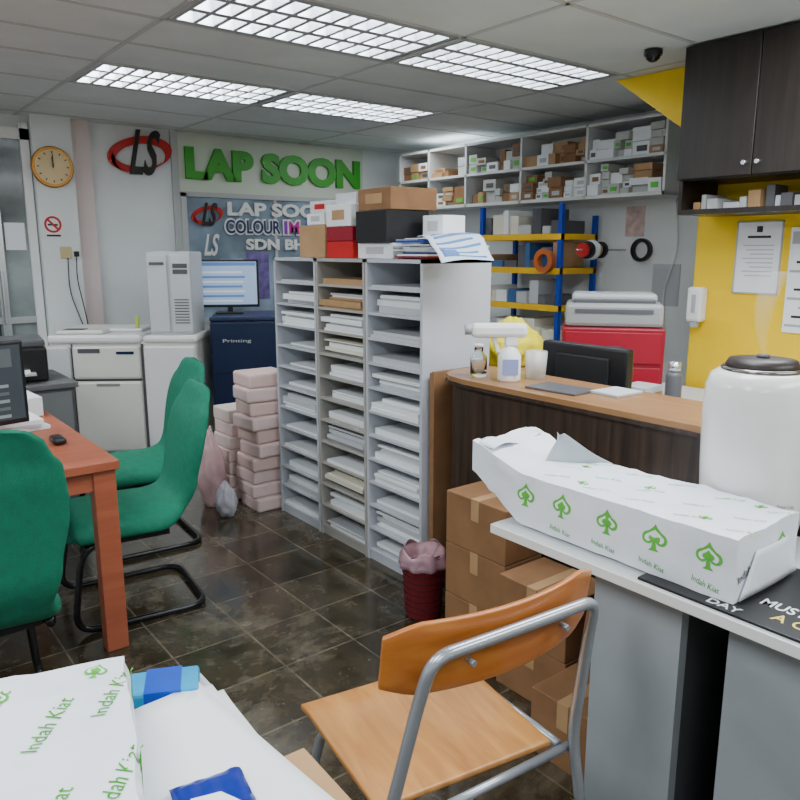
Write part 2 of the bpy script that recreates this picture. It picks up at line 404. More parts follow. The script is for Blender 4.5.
carton('white_carton',(2.09,3.27,Z+.167),(2.30,3.45,Z+.225),paperw,-3,label=paperg)
carton('flat_grey_carton',(2.10,3.25,Z+.2265),(2.30,3.43,Z+.285),M('pale_grey_box',(.62,.63,.64),.6),2,label=red)
carton('red_box',(2.05,2.97,Z),(2.25,3.20,Z+.08),red,0)
carton('dark_red_box',(2.05,2.975,Z+.0815),(2.25,3.195,Z+.15),redm,1)
carton('white_gift_box',(2.05,2.975,Z+.1515),(2.29,3.20,Z+.255),paperw,-2,label=card2)
carton('grey_flat_box',(2.09,3.0,Z+.2565),(2.25,3.17,Z+.31),paperg,2)
carton('white_folder_box',(2.06,2.67,Z),(2.32,2.94,Z+.07),paperw,0,label=paperg)
carton('black_box',(2.04,2.68,Z+.0715),(2.28,2.93,Z+.215),black,-2)
carton('brown_carton',(2.06,2.67,Z+.217),(2.32,2.94,Z+.315),card,-3,label=card2)
P=[];z=Z
for k in range(14):
    th=random.uniform(.003,.009); x=random.uniform(2.01,2.08); y=random.uniform(2.37,2.42)
    P.append(((x,y,z),(x+.29,y+.20,z+th),random.choice([0,0,2,1,0,3,5,4]),random.uniform(-14,14))); z+=th
multi(None,'paper_stack',P,[paperw,paperg,card2,shelfdark,redm,bluep])
carton('small_white_box',(2.20,2.50,z+.001),(2.34,2.63,z+.10),paperw,3,label=paperg)
def fl(u,v):
    x=-.03+.25*u; y=-.20+.26*v
    dr=max(0,(.60-v))
    return Vector((x-.03*dr,y+.02*u,.02-.17*dr-.015*(1-u)+.008*math.sin(9*v+4*u)))
lf=E('printed_leaflet',(2.02,2.37,z-.004),-14)
sheet(lf,'sheet',fl,12,12,M('leaflet_blueish',(.62,.72,.84),.5),th=.001)
def flb(a0,a1,b0,b1):
    return lambda u,v:(fl(a0+(a1-a0)*u,b0+(b1-b0)*v)+Vector((0,0,.0016)))
for i in range(7): sheet(lf,'print_line_%d'%i,flb(.1,.9-.1*(i%2),.08+.12*i,.12+.12*i),8,2,M('blue_print',(.08,.22,.52)),th=.0004)
sheet(lf,'print_block',flb(.1,.4,.1,.3),4,2,M('blue_print2',(.1,.2,.5)),th=.0004)
# ================================================================ pink reams & bags
L=[]; z=0
for k in range(10):
    dx,dy=random.uniform(-.018,.018),random.uniform(-.02,.02)
    L.append(((1.87+dx,3.73+dy,z),(2.13+dx,3.96+dy,z+.080),k%2 if k>1 else 0,random.uniform(-5,5))); z+=.081
multi(None,'wrapped_paper_reams',L,[paperp,M('pink_paper2',(.74,.54,.50),.55,bump=.3,bscale=30)],.014)
L=[];z=0
for k in range(7):
    dx,dy=random.uniform(-.015,.015),random.uniform(-.015,.015)
    L.append(((1.86+dx,4.02+dy,z),(2.12+dx,4.24+dy,z+.078),k%2,random.uniform(-4,4))); z+=.08
multi(None,'wrapped_paper_reams',L,[M('pink_paper3',(.76,.64,.60),.55),paperp],.010)
def bag(name,loc,sx,sy,sz,mat,seed=0,amp=.14):
    bm=bmesh.new(); bmesh.ops.create_icosphere(bm,subdivisions=4,radius=1)
    for v in bm.verts:
        n=noise.noise(v.co*2.2+Vector((seed,0,0)))+.6*noise.noise(v.co*5+Vector((0,seed,0)))
        v.co=v.co*(1+amp*n)
        t=(v.co.z+1)/2
        k=1.0-.45*max(0,t-.55)/.45
        v.co=Vector((v.co.x*sx*k,v.co.y*sy*k,max(0,(v.co.z+.85))*sz/1.85))
    return fin(name,bm,mat,None,loc,smooth=True)
bag('pink_plastic_bag',(1.735,4.02,0),.08,.10,.46,M('pink_bag',(.66,.42,.43),.35,var=.25),3,.2)
bag('white_plastic_bag',(1.72,3.80,0),.06,.07,.20,M('white_bag',(.55,.53,.60),.3,var=.15),5,.2)
# ================================================================ COPIERS
cp=E('photocopier',(1.25,5.50,0),-35)   # local x along front, +y depth
W=1.0
bx(cp,'body',(0,0,.06),(W,.50,.88),copierw,.02)
multi(cp,'castors',[((.08,.04,0),(.13,.09,.06),0),((W-.13,.04,0),(W-.08,.09,.06),0),((.08,.40,0),(.13,.45,.06),0),((W-.13,.40,0),(W-.08,.45,.06),0),((.55,.04,0),(.6,.09,.06),0)],[black],.004)
bx(cp,'scanner_deck',(-.015,-.025,.865),(.62,.51,.925),whitep,.02)
bx(cp,'finisher_top',(.63,-.02,.865),(W+.01,.51,.918),whitep,.02)
bx(cp,'front_door',(.15,-.028,.09),(.61,.0,.60),copierw,.018)
bx(cp,'upper_front_cover',(.15,-.028,.615),(.61,0,.85),copierw,.018)
bx(cp,'finisher_door',(.635,-.028,.09),(W-.005,0,.85),whitep,.018)
bx(cp,'side_output_unit',(-.04,-.03,.22),(.135,.45,.85),lgreyp,.02)
bx(cp,'bypass_tray',(-.12,.05,.55),(-.03,.4,.575),copierw,.006,rot=(0,R(18),0))
multi(cp,'gaps',[((.613,-.004,.08),(.632,.001,.86),0),((.15,-.004,.60),(.61,.001,.615),0),((.137,-.004,.08),(.148,.001,.86),0),((.02,-.004,.06),(W-.02,.001,.088),0)],[dgreyp])
bx(cp,'recess_handle',(.30,-.031,.565),(.46,-.026,.585),M('handle_shadow',(.25,.25,.24)),.001)
bx(cp,'status_strip',(.19,-.031,.80),(.34,-.026,.83),dgreyp)
bx(cp,'badge',(.45,-.031,.79),(.57,-.026,.81),navy)
bx(cp,'control_panel',(.04,.0,.925),(.36,.15,.955),copierw,.012); bx(cp,'touch_display',(.08,.02,.955),(.22,.12,.958),black)
bx(cp,'document_lid',(.03,.17,.925),(.58,.49,.95),whitep,.012)
tw=E('computer_tower',(2.04,5.17,.9185),-38)
bx(tw,'case',(-.15,-.15,0),(.15,.16,.57),M('silver_case',(.50,.51,.52),.4),.008)
bx(tw,'front_left',(-.147,-.162,.02),(-.01,-.15,.55),lgreyp,.004)
bx(tw,'front_right',(.01,-.162,.02),(.147,-.15,.55),lgreyp,.004)
multi(tw,'drive_bays',[((.03,-.166,.46),(.13,-.161,.49),0),((.03,-.166,.42),(.13,-.161,.45),0),((-.13,-.166,.48),(-.03,-.161,.5),0)]+[((.03,-.165,.08+.02*i),(.13,-.161,.087+.02*i),0) for i in range(9)],[dgreyp])
pr=E('digital_press',(2.20,5.00,0),-30)
bx(pr,'cabinet_lower',(0,.02,0),(.62,.55,.36),copierw,.01)
multi(pr,'drawer_seams',[((.02,.012,.12),(.60,.021,.127),0),((.02,.012,.24),(.60,.021,.247),0)],[dgreyp])
bx(pr,'body_blue',(0,0,.36),(.62,.56,1.0),navy,.02)
bx(pr,'top',(0,0,1.0),(.62,.56,1.03),M('navy2',(.02,.03,.08),.3),.008)
text(pr,'badge','Printing',(.09,-.003,.84),WY,.2,.03,lgreyp,.002)
bx(pr,'front_door_line',(.04,-.004,.62),(.58,.001,.626),black)
multi(pr,'vent_slots',[((.35,-.003,.42+.02*i),(.56,.001,.428+.02*i),0) for i in range(6)],[black])
mn=E('computer_monitor',(2.44,5.16,1.031),-30)
bx(mn,'foot',(-.1,-.03,0),(.1,.12,.012),black,.003); bx(mn,'neck',(-.02,.05,.01),(.02,.07,.12),black)
bx(mn,'bezel',(-.22,0,.05),(.22,.04,.40),black,.005)
bx(mn,'screen',(-.205,-.002,.07),(.205,0,.385),M('lit_screen',(.25,.35,.5),.3,emit=.5,ecol=(.38,.52,.72)))
multi(mn,'screen_rows',[((-.19,-.003,.09+.035*i),(.1+.01*(i%3),-.002,.105+.035*i),i%2) for i in range(7)]+[((-.2,-.003,.355),(.2,-.002,.38),1)],[M('scr_w',(.6,.65,.7),.4,emit=.35),M('scr_b',(.1,.2,.45),.4,emit=.3)])
bx(None,'spray_can',(1.79,5.33,.9515),(1.82,5.36,1.04),M('yellowgreen',(.5,.6,.1)),.012)
# side table at far left
sd=E('side_cabinet',(.80,4.70,0),0)
bx(sd,'body',(-.35,-.2,.03),(.33,.35,.72),dgreyp,.005); bx(sd,'top',(-.37,-.22,.72),(.35,.37,.75),M('dkgrey',(.12,.12,.12)),.003)
multi(sd,'doors',[((-.33,-.212,.06),(-.01,-.2,.70),0),((.0,-.212,.06),(.31,-.2,.70),0)],[M('mid_grey',(.16,.165,.17))])
dp=E('desktop_printer',(.83,4.80,.751),-8)
bx(dp,'body',(-.22,-.17,0),(.22,.2,.20),black,.015); bx(dp,'lid',(-.215,-.15,.20),(.215,.2,.24),dgreyp,.01); bx(dp,'tray',(-.15,-.26,.05),(.15,-.16,.06),greyp); bx(dp,'papers',(-.12,-.24,.061),(.12,-.16,.075),paperw)
bx(dp,'lamp_strip',(-.1,-.176,.13),(.0,-.17,.16),paperg)
# ================================================================ LEFT DESK
dk=E('office_desk',(-.025,0,0))
bx(dk,'top',(-.62,2.68,.715),(.83,4.15,.75),redwood,.004)
multi(dk,'legs',[((.74,2.70,0),(.82,2.76,.715),0),((.74,4.05,0),(.82,4.12,.715),0),((-.6,2.70,0),(-.52,2.76,.715),0),((-.6,4.05,0),(-.52,4.12,.715),0)],[redwood],.003)
multi(dk,'apron',[((-.55,2.71,.64),(.78,2.735,.715),0),((.785,2.75,.64),(.81,4.1,.715),0),((-.55,4.08,.64),(.78,4.1,.715),0)],[redwood])
m2=E('computer_monitor',(.38,3.18,.751),10)
bx(m2,'foot',(-.12,-.08,0),(.12,.1,.012),black,.004); bx(m2,'neck',(-.025,.02,.01),(.025,.05,.12),black)
bx(m2,'bezel',(-.25,-.01,.07),(.25,.035,.40),black,.006)
bx(m2,'screen',(-.235,-.013,.09),(.235,-.009,.385),M('dark_screen',(.03,.04,.05),.25,emit=.1,ecol=(.3,.35,.4)))
multi(m2,'screen_content',[((.02,-.0145,.10+.03*i),(.18,-.013,.112+.03*i),i%2) for i in range(5)]+[((-.2,-.0145,.3),(.2,-.013,.37),1)],[M('scr_g',(.25,.3,.3),.4,emit=.2),M('scr_g2',(.12,.14,.15),.4,emit=.05)])
kb=E('keyboard',(.40,2.93,.751),8)
bx(kb,'base',(-.2,-.065,0),(.22,.065,.018),black,.004)
multi(kb,'keys',[((-.19+.03*i,-.055+.028*j,.018),(-.165+.03*i,-.032+.028*j,.024),0) for i in range(13) for j in range(4)],[dgreyp])
bx(None,'computer_mouse',(.665,3.02,.751),(.715,3.11,.780),black,.012)
bx(None,'box_file',(.45,3.62,.751),(.76,3.90,.84),paperw,.004,rz=4)
multi(None,'loose_papers',[((.48,3.34,.751),(.72,3.58,.765),0,6),((.49,3.34,.766),(.70,3.57,.778),1,-4),((.50,3.34,.779),(.70,3.56,.795),0,3)],[paperw,paperg])
# ================================================================ GREEN CHAIRS
def interp(tab,t):
    for i in range(len(tab)-1):
        if tab[i][0]<=t<=tab[i+1][0]:
            k=(t-tab[i][0])/(tab[i+1][0]-tab[i][0]); k=k*k*(3-2*k)
            return tuple(a+(b-a)*k for a,b in zip(tab[i][1:],tab[i+1][1:]))
    return tab[-1][1:]
def green_chair(loc,rz,sz=1):
    e=E('green_office_chair',loc,rz); e.scale=(1,1,sz)
    def shell(name,pts,ws,ths):
        P=fillet([(0,a,b) for a,b in pts],.14,8); n=len(P)
        bm=bmesh.new(); rings=[]
        for i,q in enumerate(P):
            t=i/(n-1); w,=interp(ws,t); th,=interp(ths,t)
            d=(P[min(i+1,n-1)]-P[max(i-1,0)]).normalized(); nn=Vector((0,-d.z,d.y))
            r=[]
            for k in range(20):
                a=2*math.pi*k/20; ca,sa=math.cos(a),math.sin(a)
                ex=abs(ca)**.45*(1 if ca>0 else -1); ey=abs(sa)**.75*(1 if sa>0 else -1)
                cur=.030*(abs(ex)**2)
                r.append(bm.verts.new(q+Vector((ex*w/2,0,0))+nn*(ey*th/2+cur)))
            rings.append(r)
        for i in range(n-1):
            for k in range(20): bm.faces.new((rings[i][k],rings[i][(k+1)%20],rings[i+1][(k+1)%20],rings[i+1][k]))
        bm.faces.new(rings[0]); bm.faces.new(rings[-1])
        o=fin(name,bm,green,e,smooth=True); s=o.modifiers.new('s','SUBSURF'); s.levels=1; s.render_levels=1
    pts=[(.27,.385),(.22,.42),(.0,.425),(-.14,.42),(-.215,.50),(-.235,.62),(-.275,.80),(-.335,.955)]
    shell('upholstery',pts,[(0,.36),(.08,.46),(.35,.47),(.52,.38),(.66,.42),(.85,.47),(.95,.44),(1,.33)],[(0,.04),(.1,.10),(.4,.095),(.55,.065),(.9,.06),(1,.03)])
    bx(e,'seat_pan',(-.17,-.13,.35),(.17,.17,.385),black,.005)
    for s in (-1,1):
        bx(e,'bracket_%d'%(s+2),(s*.19-.02,-.12,.35),(s*.19+.02,.14,.375),blackm,.003)
    tube(e,'sled_frame',[(-.19,-.14,.355),(-.19,.2,.355),(-.225,.255,.015),(-.235,-.27,.015),(.235,-.27,.015),(.225,.255,.015),(.19,.2,.355),(.19,-.14,.355)],.0135,blackm,.09)
    tube(e,'cross_bar',[(-.2,.18,.34),(.2,.18,.34)],.011,blackm,0)
    return e
green_chair((.93,3.09,0),83)
green_chair((1.19,3.74,0),86)
green_chair((.25,2.40,0),2,1.12)
# ================================================================ COUNTER
path=[(2.0,.35),(2.0,1.95),(2.002,2.10),(2.02,2.20),(2.06,2.265),(2.14,2.30),(2.30,2.31)]
ct=E('reception_counter',(0,0,0))
plate(ct,'front_panel',path+[(2.30,2.27),(2.15,2.262),(2.09,2.235),(2.06,2.18),(2.045,2.09),(2.04,1.95),(2.04,.35)],.965,darkwood)
bx(ct,'support_1',(2.04,.36,0),(2.30,.40,.965),darkwood); bx(ct,'support_2',(2.10,2.14,0),(2.30,2.18,.965),darkwood)
op=[(1.975,.33),(1.975,1.96),(1.978,2.11),(1.998,2.215),(2.045,2.285),(2.13,2.322),(2.32,2.335),(2.32,.33)]
plate(ct,'ledge_top',op,.032,ledgewood,(0,0,.966))
plate(ct,'ledge_edge',[(x-.003 if x<2.3 else x,y+(.003 if y>2.28 else 0)) for x,y in op],.014,darkwood,(0,0,.966-.001))
wd=E('staff_desk',(0,0,0))
bx(wd,'top',(2.33,.45,.715),(2.93,2.25,.75),deskgrey,.003)
multi(wd,'legs',[((2.35,.5,0),(2.90,.53,.715),0),((2.35,2.18,0),(2.90,2.21,.715),0)],[panelgrey])
w2=E('work_table',(0,0,0))
bx(w2,'top',(2.96,1.55,.715),(3.80,2.75,.75),deskgrey,.003)
multi(w2,'legs',[((3.0,1.6,0),(3.75,1.63,.715),0),((3.0,2.68,0),(3.75,2.71,.715),0)],[panelgrey])
mb=E('computer_monitor',(2.56,1.975,.751),0)
bx(mb,'foot',(-.1,-.12,0),(.12,.12,.015),black,.004); bx(mb,'neck',(0,-.03,.01),(.03,.03,.15),black)
bx(mb,'back_shell',(-.02,-.225,.07),(.03,.225,.355),black,.012); bx(mb,'back_bulge',(-.03,-.14,.12),(-.015,.14,.31),M('black_shell',(.012,.012,.014),.45),.006)
bx(mb,'screen',(.030,-.21,.085),(.032,.21,.34),M('dark_screen',(.04,.05,.06)))
# red cabinet & grey printer
rc=E('red_cash_cabinet',(3.27,2.36,.751),-52)
bx(rc,'body',(-.25,-.18,0),(.25,.18,.365),redm,.008)
multi(rc,'drawer_fronts',[((-.235,-.19,.02),(.235,-.18,.17),0),((-.235,-.19,.19),(.235,-.18,.345),0)],[M('red_metal2',(.30,.004,.02),.4)],.003)
multi(rc,'handles',[((-.05,-.2,.09),(.05,-.19,.105),0),((-.05,-.2,.26),(.05,-.19,.275),0)],[dgreyp])
gp=E('label_printer',(3.27,2.36,1.117),-52)
bx(gp,'body',(-.24,-.15,0),(.24,.16,.12),M('warm_grey',(.30,.31,.31),.4),.02); bx(gp,'lid',(-.21,-.10,.12),(.21,.15,.165),greyp,.015)
bx(gp,'paper_slot',(-.19,-.155,.07),(.19,-.148,.09),dgreyp); bx(gp,'knob',(.235,-.03,.05),(.255,.03,.1),dgreyp,.006); bx(gp,'cover',(-.2,-.13,.118),(.2,-.09,.14),dgreyp,.005)
wbt=E('water_bottle',(3.07,1.86,.751))
lathe(wbt,'body',[(0,0),(.035,0),(.037,.02),(.037,.18),(.03,.2),(.0,.2)],dgreyp); lathe(wbt,'cap',[(0,.2),(.027,.2),(.027,.245),(0,.25)],chrome)
multi(None,'document_pile',[((2.97,1.95,.751),(3.15,2.10,.80),0,2),((2.98,1.96,.801),(3.14,2.09,.84),1,-3),((2.97,1.95,.841),(3.13,2.08,.87),0,4)],[paperg,card2])
carton('white_box',(2.45,1.05,.751),(2.70,1.35,.9),paperw,5)
ZL=.9985
sp=E('disinfectant_spray_gun',(2.10,1.98,ZL),-40)
lathe(sp,'bottle',[(0,0),(.042,0),(.045,.01),(.045,.10),(.03,.125),(.018,.14),(.0,.14)],M('bottle_w',(.78,.78,.80),.3))
bx(sp,'label',(-.03,-.047,.03),(.03,-.040,.09),M('bl',(.25,.3,.55)))
bx(sp,'grip',(-.02,-.022,.135),(.03,.022,.185),whitep,.008)
bx(sp,'gun_body',(-.15,-.028,.17),(.065,.028,.225),whitep,.016)
cyl(sp,'nozzle',(-.16,0,.2),.02,.03,greyp,rot=(0,R(90),0))
bx(sp,'trigger',(-.06,-.008,.11),(-.045,.008,.172),whitep,.003,rot=(0,R(-20),0))
gb=E('glass_jar',(2.08,2.13,ZL))
lathe(gb,'jar',[(0,0),(.032,0),(.034,.01),(.034,.08),(.018,.1),(.018,.12),(.014,.12),(.014,.1),(.030,.078),(.030,.012),(0,.012)],glass)
cyl(gb,'lid',(0,0,.125),.02,.012,whitep)
gc=E('plastic_cup_holder',(2.22,1.95,ZL))
lathe(gc,'cup',[(0,0),(.04,0),(.045,.11),(.041,.11),(.037,.008),(0,.008)],M('clear_plastic',(.85,.88,.88),.2,alpha=.35))
cyl(gc,'pen_bundle',(0,0,.06),.02,.1,M('beige',(.6,.5,.38)))
bx(None,'notepad',(2.04,1.62,ZL),(2.18,1.84,ZL+.008),dgreyp,.002,rz=4)
bx(None,'brochure_pile',(2.14,1.50,ZL),(2.28,1.62,ZL+.010),paperg,.002,rz=-3)
st=carton('tall_cardboard_box',(2.60,2.42,0),(2.95,2.78,.92),card2,0)
bag('yellow_plastic_bag',(2.77,2.60,.922),.17,.15,.24,yelbag,9,.25)
cs=E('standing_cardboard_sheet',(2.04,2.365,0))
bx(cs,'sheet',(0,-.010,0),(.25,.010,.99),card,.002); bx(cs,'fold',(-.005,-.014,0),(.003,.014,.985),card)
# waste bin
wb2=E('waste_bin',(1.855,2.20,0))
binm=M('red_mesh_bin',(.17,.01,.018),.5)
lathe(wb2,'basket',[(0,.0),(.07,.0),(.075,.01),(.09,.27),(.093,.275),(.086,.275),(.070,.015),(0,.012)],binm)
for k in range(9): annulus(wb2,'hoop_%d'%k,.077+.0015*k+.002,.074+.0015*k,.006,M('dark_red',(.07,.008,.01)),(0,0,.03+.027*k),(0,0,0),n=32)
def bagrim(u,v):
    a=2*math.pi*u; r=.090+.013*v+.007*math.sin(9*a)*v+.006*noise.noise(Vector((a*2,v*3,1)))
    return Vector((r*math.cos(a),r*math.sin(a),.290-.065*v*v+.014*math.sin(5*a)*(1-v)))
sheet(wb2,'bin_liner',bagrim,48,8,M('pink_liner',(.40,.24,.28),.35,var=.25,scale=25),th=.0008)
def inner(u,v):
    a=2*math.pi*u; r=.088*(1-v); return Vector((r*math.cos(a),r*math.sin(a),.285-.10*v+.02*noise.noise(Vector((u*9,v*5,3)))))
sheet(wb2,'liner_inside',inner,32,6,M('liner_in',(.28,.15,.17),.4,var=.3,scale=25),th=.0008)
# cartons in front of counter
def ctn(a,b,rz=0):
    return carton('paper_carton',a,b,card,rz,tape=card2)
for zz in (0,.205,.41):
    ctn((1.79,1.68,zz),(1.985,1.99,zz+.203),0 if zz else .5)
for zz in (0,.205):
    ctn((1.74,1.36,zz),(1.97,1.66,zz+.203),-.5 if zz else .5)
ctn((1.56,1.10,0),(1.80,1.34,.21),0)
# ================================================================ RIGHT TABLE
rt=E('side_table',(0,0,0))
bx(rt,'top',(1.39,-.4,.735),(1.955,1.36,.765),deskgrey,.006)
bx(rt,'edge_band',(1.386,-.4,.737),(1.391,1.36,.763),deskedge,.002)
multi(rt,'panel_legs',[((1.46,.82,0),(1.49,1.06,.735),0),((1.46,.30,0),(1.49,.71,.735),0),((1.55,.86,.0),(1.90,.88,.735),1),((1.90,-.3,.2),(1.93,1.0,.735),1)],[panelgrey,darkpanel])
bx(None,'black_computer_case',(1.60,.32,0),(1.86,.78,.55),black,.006)
# package loft
def package(name,loc,rz,w,l,h,flare=0,seed=0,amp=.006):
    e=E(name,loc,rz); bm=bmesh.new(); n=44; m=12; rings=[]
    for i in range(n+1):
        t=i/n; y=-l/2+t*(l+flare)
        f=max(0,(y-l/2+.02)/(flare+.02)) if flare>0 else 0
        zb=0+f*.105; zt=h+f*.050; xw=w*(1-.03*f)
        r=[]; pts=[]
        for k in range(m): pts.append((-xw/2+xw*k/m,zb))
        for k in range(m//2): pts.append((xw/2,zb+(zt-zb)*k/(m//2)))
        for k in range(m): pts.append((xw/2-xw*k/m,zt))
        for k in range(m//2): pts.append((-xw/2,zt-(zt-zb)*k/(m//2)))
        for (x,z) in pts:
            p=Vector((x,y,z)); q=p*9+Vector((seed,seed,0))
            d=amp*(noise.noise(q)+.9*abs(noise.noise(q*2.3))-.25)*(1+.8*f)
            cx=abs(x)/(w/2); cz=abs((z-(zb+zt)/2))/((zt-zb)/2+1e-6)
            rr=.985 if cx>.98 and cz>.98 else 1
            nx=(1 if x>0 else -1) if cx>.98 else 0; nz=(1 if z>(zb+zt)/2 else -1) if cz>.98 else 0
            dz=0 if (nz<0 and f<=0) else d*nz
            r.append(bm.verts.new((x*rr+nx*d,y,max(0,z)+dz-(.004 if cx>.98 and nz>0 else 0))))
        rings.append(r)
    K=len(rings[0])
    for i in range(n):
        for k in range(K): bm.faces.new((rings[i][k],rings[i][(k+1)%K],rings[i+1][(k+1)%K],rings[i+1][k]))
    bm.faces.new(rings[0])
    if flare<=0: bm.faces.new(rings[-1])
    bmesh.ops.recalc_face_normals(bm,faces=bm.faces[:])
    bvh=BVHTree.FromBMesh(bm)
    o=fin('wrapper',bm,wrapw,e)
    for p in o.data.polygons: p.use_smooth=True
    es=o.modifiers.new('e','EDGE_SPLIT'); es.split_angle=R(30)
    return e,bvh
def decal(e,bvh,name,me,M4,nrm,mat,off=.0014):
    me.transform(M4); nrm=Vector(nrm)
    for v in me.vertices:
        h=bvh.ray_cast(v.co+nrm*.08,-nrm,.2)
        if h[0]: v.co=h[0]+nrm*off
    me.materials.append(mat)
    o=bpy.data.objects.new(name,me); C.objects.link(o); o.parent=e
def flatmesh(pts):
    bm=bmesh.new(); bm.faces.new([bm.verts.new((x,y,0)) for x,y in pts]); bmesh.ops.triangulate(bm,faces=bm.faces[:])
    me=bpy.data.meshes.new('d'); bm.to_mesh(me); bm.free(); return me
def spade(s):
    right=[(0,.55),(.08,.42),(.22,.28)]+[(.24+.22*math.cos(R(60-190*t/10)),.02+.22*math.sin(R(60-190*t/10))) for t in range(11)]+[(.05,-.08),(.09,-.33),(.2,-.42)]
    left=[(-x,y) for x,y in reversed(right[1:])]
    return [(x*s,y*s) for x,y in right+left]
def put_spade(e,bvh,M4,nrm,s,i):
    decal(e,bvh,'logo_%d'%i,flatmesh(spade(s)),M4,nrm,greenp,.0012)
    inner=[(0,.34*s)]+[(.23*s+.12*s*math.cos(R(70-200*t/8)),.02*s+.13*s*math.sin(R(70-200*t/8))) for t in range(9)]+[(.03*s,-.02*s),(-.03*s,-.02*s)]+[(-(.23*s+.12*s*math.cos(R(70-200*t/8))),.02*s+.13*s*math.sin(R(70-200*t/8))) for t in range(8,-1,-1)]
    decal(e,bvh,'logo_inner_%d'%i,flatmesh(inner),M4,nrm,paperw,.0018)
    decal(e,bvh,'logo_core_%d'%i,flatmesh([(x*.45,y*.45+.03*s) for x,y in spade(s)]),M4,nrm,greenp,.0024)
TXT=lambda w,h:textmesh('Indah Kiat',w,h,.0001,.0)
PZ=.7725
pk,bv=package('wrapped_paper_package',(1.5675,1.005,PZ),0,.275,.62,.145,.17,2,.007)
RX=Euler(WX).to_matrix().to_4x4(); hw=.1375
for i,y in enumerate((-.25,-.12,.01,.145,.27)):
    put_spade(pk,bv,Matrix.Translation((-hw-.01,y,.085+.004*math.sin(i*3)))@RX,(-1,0,0),.066,i)
for i,y in enumerate((-.215,-.085,.05,.18)):
    decal(pk,bv,'side_text_%d'%i,TXT(.065,.014),Matrix.Translation((-hw-.01,y,.022))@RX@Matrix.Rotation(R(-8),4,'Z'),(-1,0,0),greenp)
for i in range(3):
    for j in range(5):
        decal(pk,bv,'top_text_%d_%d'%(i,j),TXT(.065,.010),Matrix.Translation((-.11+.09*i,-.27+.125*j+.03*(i%2),.145))@Matrix.Rotation(R(-62),4,'Z'),(0,0,1),greenp)
for i,(x,y) in enumerate(((-.07,-.2),(.02,.0),(.1,-.24),(-.08,.13),(.05,.22))):
    put_spade(pk,bv,Matrix.Translation((x,y,.145))@Matrix.Rotation(R(-80),4,'Z'),(0,0,1),.032,10+i)
RY=Euler(WY).to_matrix().to_4x4()
put_spade(pk,bv,Matrix.Translation((.06,-.31,.085))@RY,(0,-1,0),.06,20)
decal(pk,bv,'end_text',TXT(.1,.02),Matrix.Translation((-.12,-.31,.04))@RY@Matrix.Rotation(R(20),4,'Z'),(0,-1,0),greenp)
def endf(u,v):
    w=.26*(1-.45*v); return Vector(((u-.5)*w+.01,-.3125-.003-.004*math.sin(3*u),.004+.10*v))
sheet(pk,'end_fold',endf,8,6,wrapw,th=.001)
def flp(u,v):
    bxp=Vector((-.02,.31,.143)); dv=Vector((.15,-.115,-.002)); top=Vector((.03,.30,.225))
    p=bxp+dv*u
    return p+(top-p)*(v*.97)+Vector((0,.012*math.sin(4*u),.004*math.sin(9*u+5*v)))
sheet(pk,'torn_flap_1',flp,10,8,M('wrap_inside',(.42,.46,.50),.6),th=.001)
def flp2(u,v):
    return Vector((-.13+.24*u,.40+.03*u+.07*v,.185+.008*math.sin(8*u)+.004*v*(1-u)))
sheet(pk,'torn_flap_2',flp2,10,6,wrapw,th=.001)
# black poster board on table
bb=E('black_poster_board',(1.56,.62,.7655),0)
bx(bb,'board',(-.165,-.48,0),(.17,.28,.006),black,.001)
def tb(s,x,y,w,h,m): text(bb,'text_'+s.lower()[:4].strip(),s,(x,y,.0062),(0,0,R(-90)),w,h,m,.0006,.01)
tb('MUST BE',-.075,.045,.14,.034,paperw); tb('A GREAT',-.125,-.0,.16,.034,M('yellow_print',(.8,.6,.1))); tb('DAY',-.155,.12,.07,.024,paperw)
bx(bb,'green_stripe',(-.15,-.3,.006),(-.11,-.17,.0066),greenp)
# humidifier
hu=E('humidifier',(1.838,.875,.766),30)
lathe(hu,'body',[(0,0),(.10,0),(.112,.01),(.119,.05),(.127,.2),(.131,.33),(.128,.40),(.117,.430),(.10,.441),(.0,.442)],M('gloss_white',(.76,.745,.73),.15))
lathe(hu,'top_ring',[(.093,.436),(.096,.446),(.091,.451),(.083,.449)],M('dark_chrome_ring',(.22,.20,.19),.2,metal=.8))
lathe(hu,'dark_dial',[(0,.442),(.086,.442),(.086,.454),(.078,.468),(.04,.472),(0,.472)],M('dark_brown_gloss',(.02,.010,.009),.45))
lathe(hu,'mist_nozzle',[(0,.472),(.016,.472),(.014,.480),(0,.480)],dgreyp)
lathe(hu,'waist_line',[(.1205,.058),(.1215,.060),(.1205,.062)],greyp)
text(hu,'badge','deerma',(-.115,-.05,.12),(R(90),0,R(-65)),.045,.012,greyp,.002)
mm=bpy.data.materials.new('water_mist'); mm.use_nodes=True; nt=mm.node_tree
for nd in list(nt.nodes):
    if nd.type=='BSDF_PRINCIPLED': nt.nodes.remove(nd)
vs_=nt.nodes.new('ShaderNodeVolumeScatter'); vs_.inputs['Density'].default_value=7
nt.links.new(vs_.outputs[0],nt.nodes['Material Output'].inputs['Volume'])
bm=bmesh.new(); rg=[]
for k in range(9):
    t=k/8; rr=.008+.026*t; zz=.482+.20*t
    rg.append([bm.verts.new((rr*math.cos(2*math.pi*i/16)+.03*t*t,rr*math.sin(2*math.pi*i/16)+.01*math.sin(4*t),zz)) for i in range(16)])
for k in range(8):
    for i in range(16): bm.faces.new((rg[k][i],rg[k][(i+1)%16],rg[k+1][(i+1)%16],rg[k+1][i]))
bm.faces.new(rg[0]); bm.faces.new(rg[-1])
fin('mist_plume',bm,mm,hu,smooth=True)
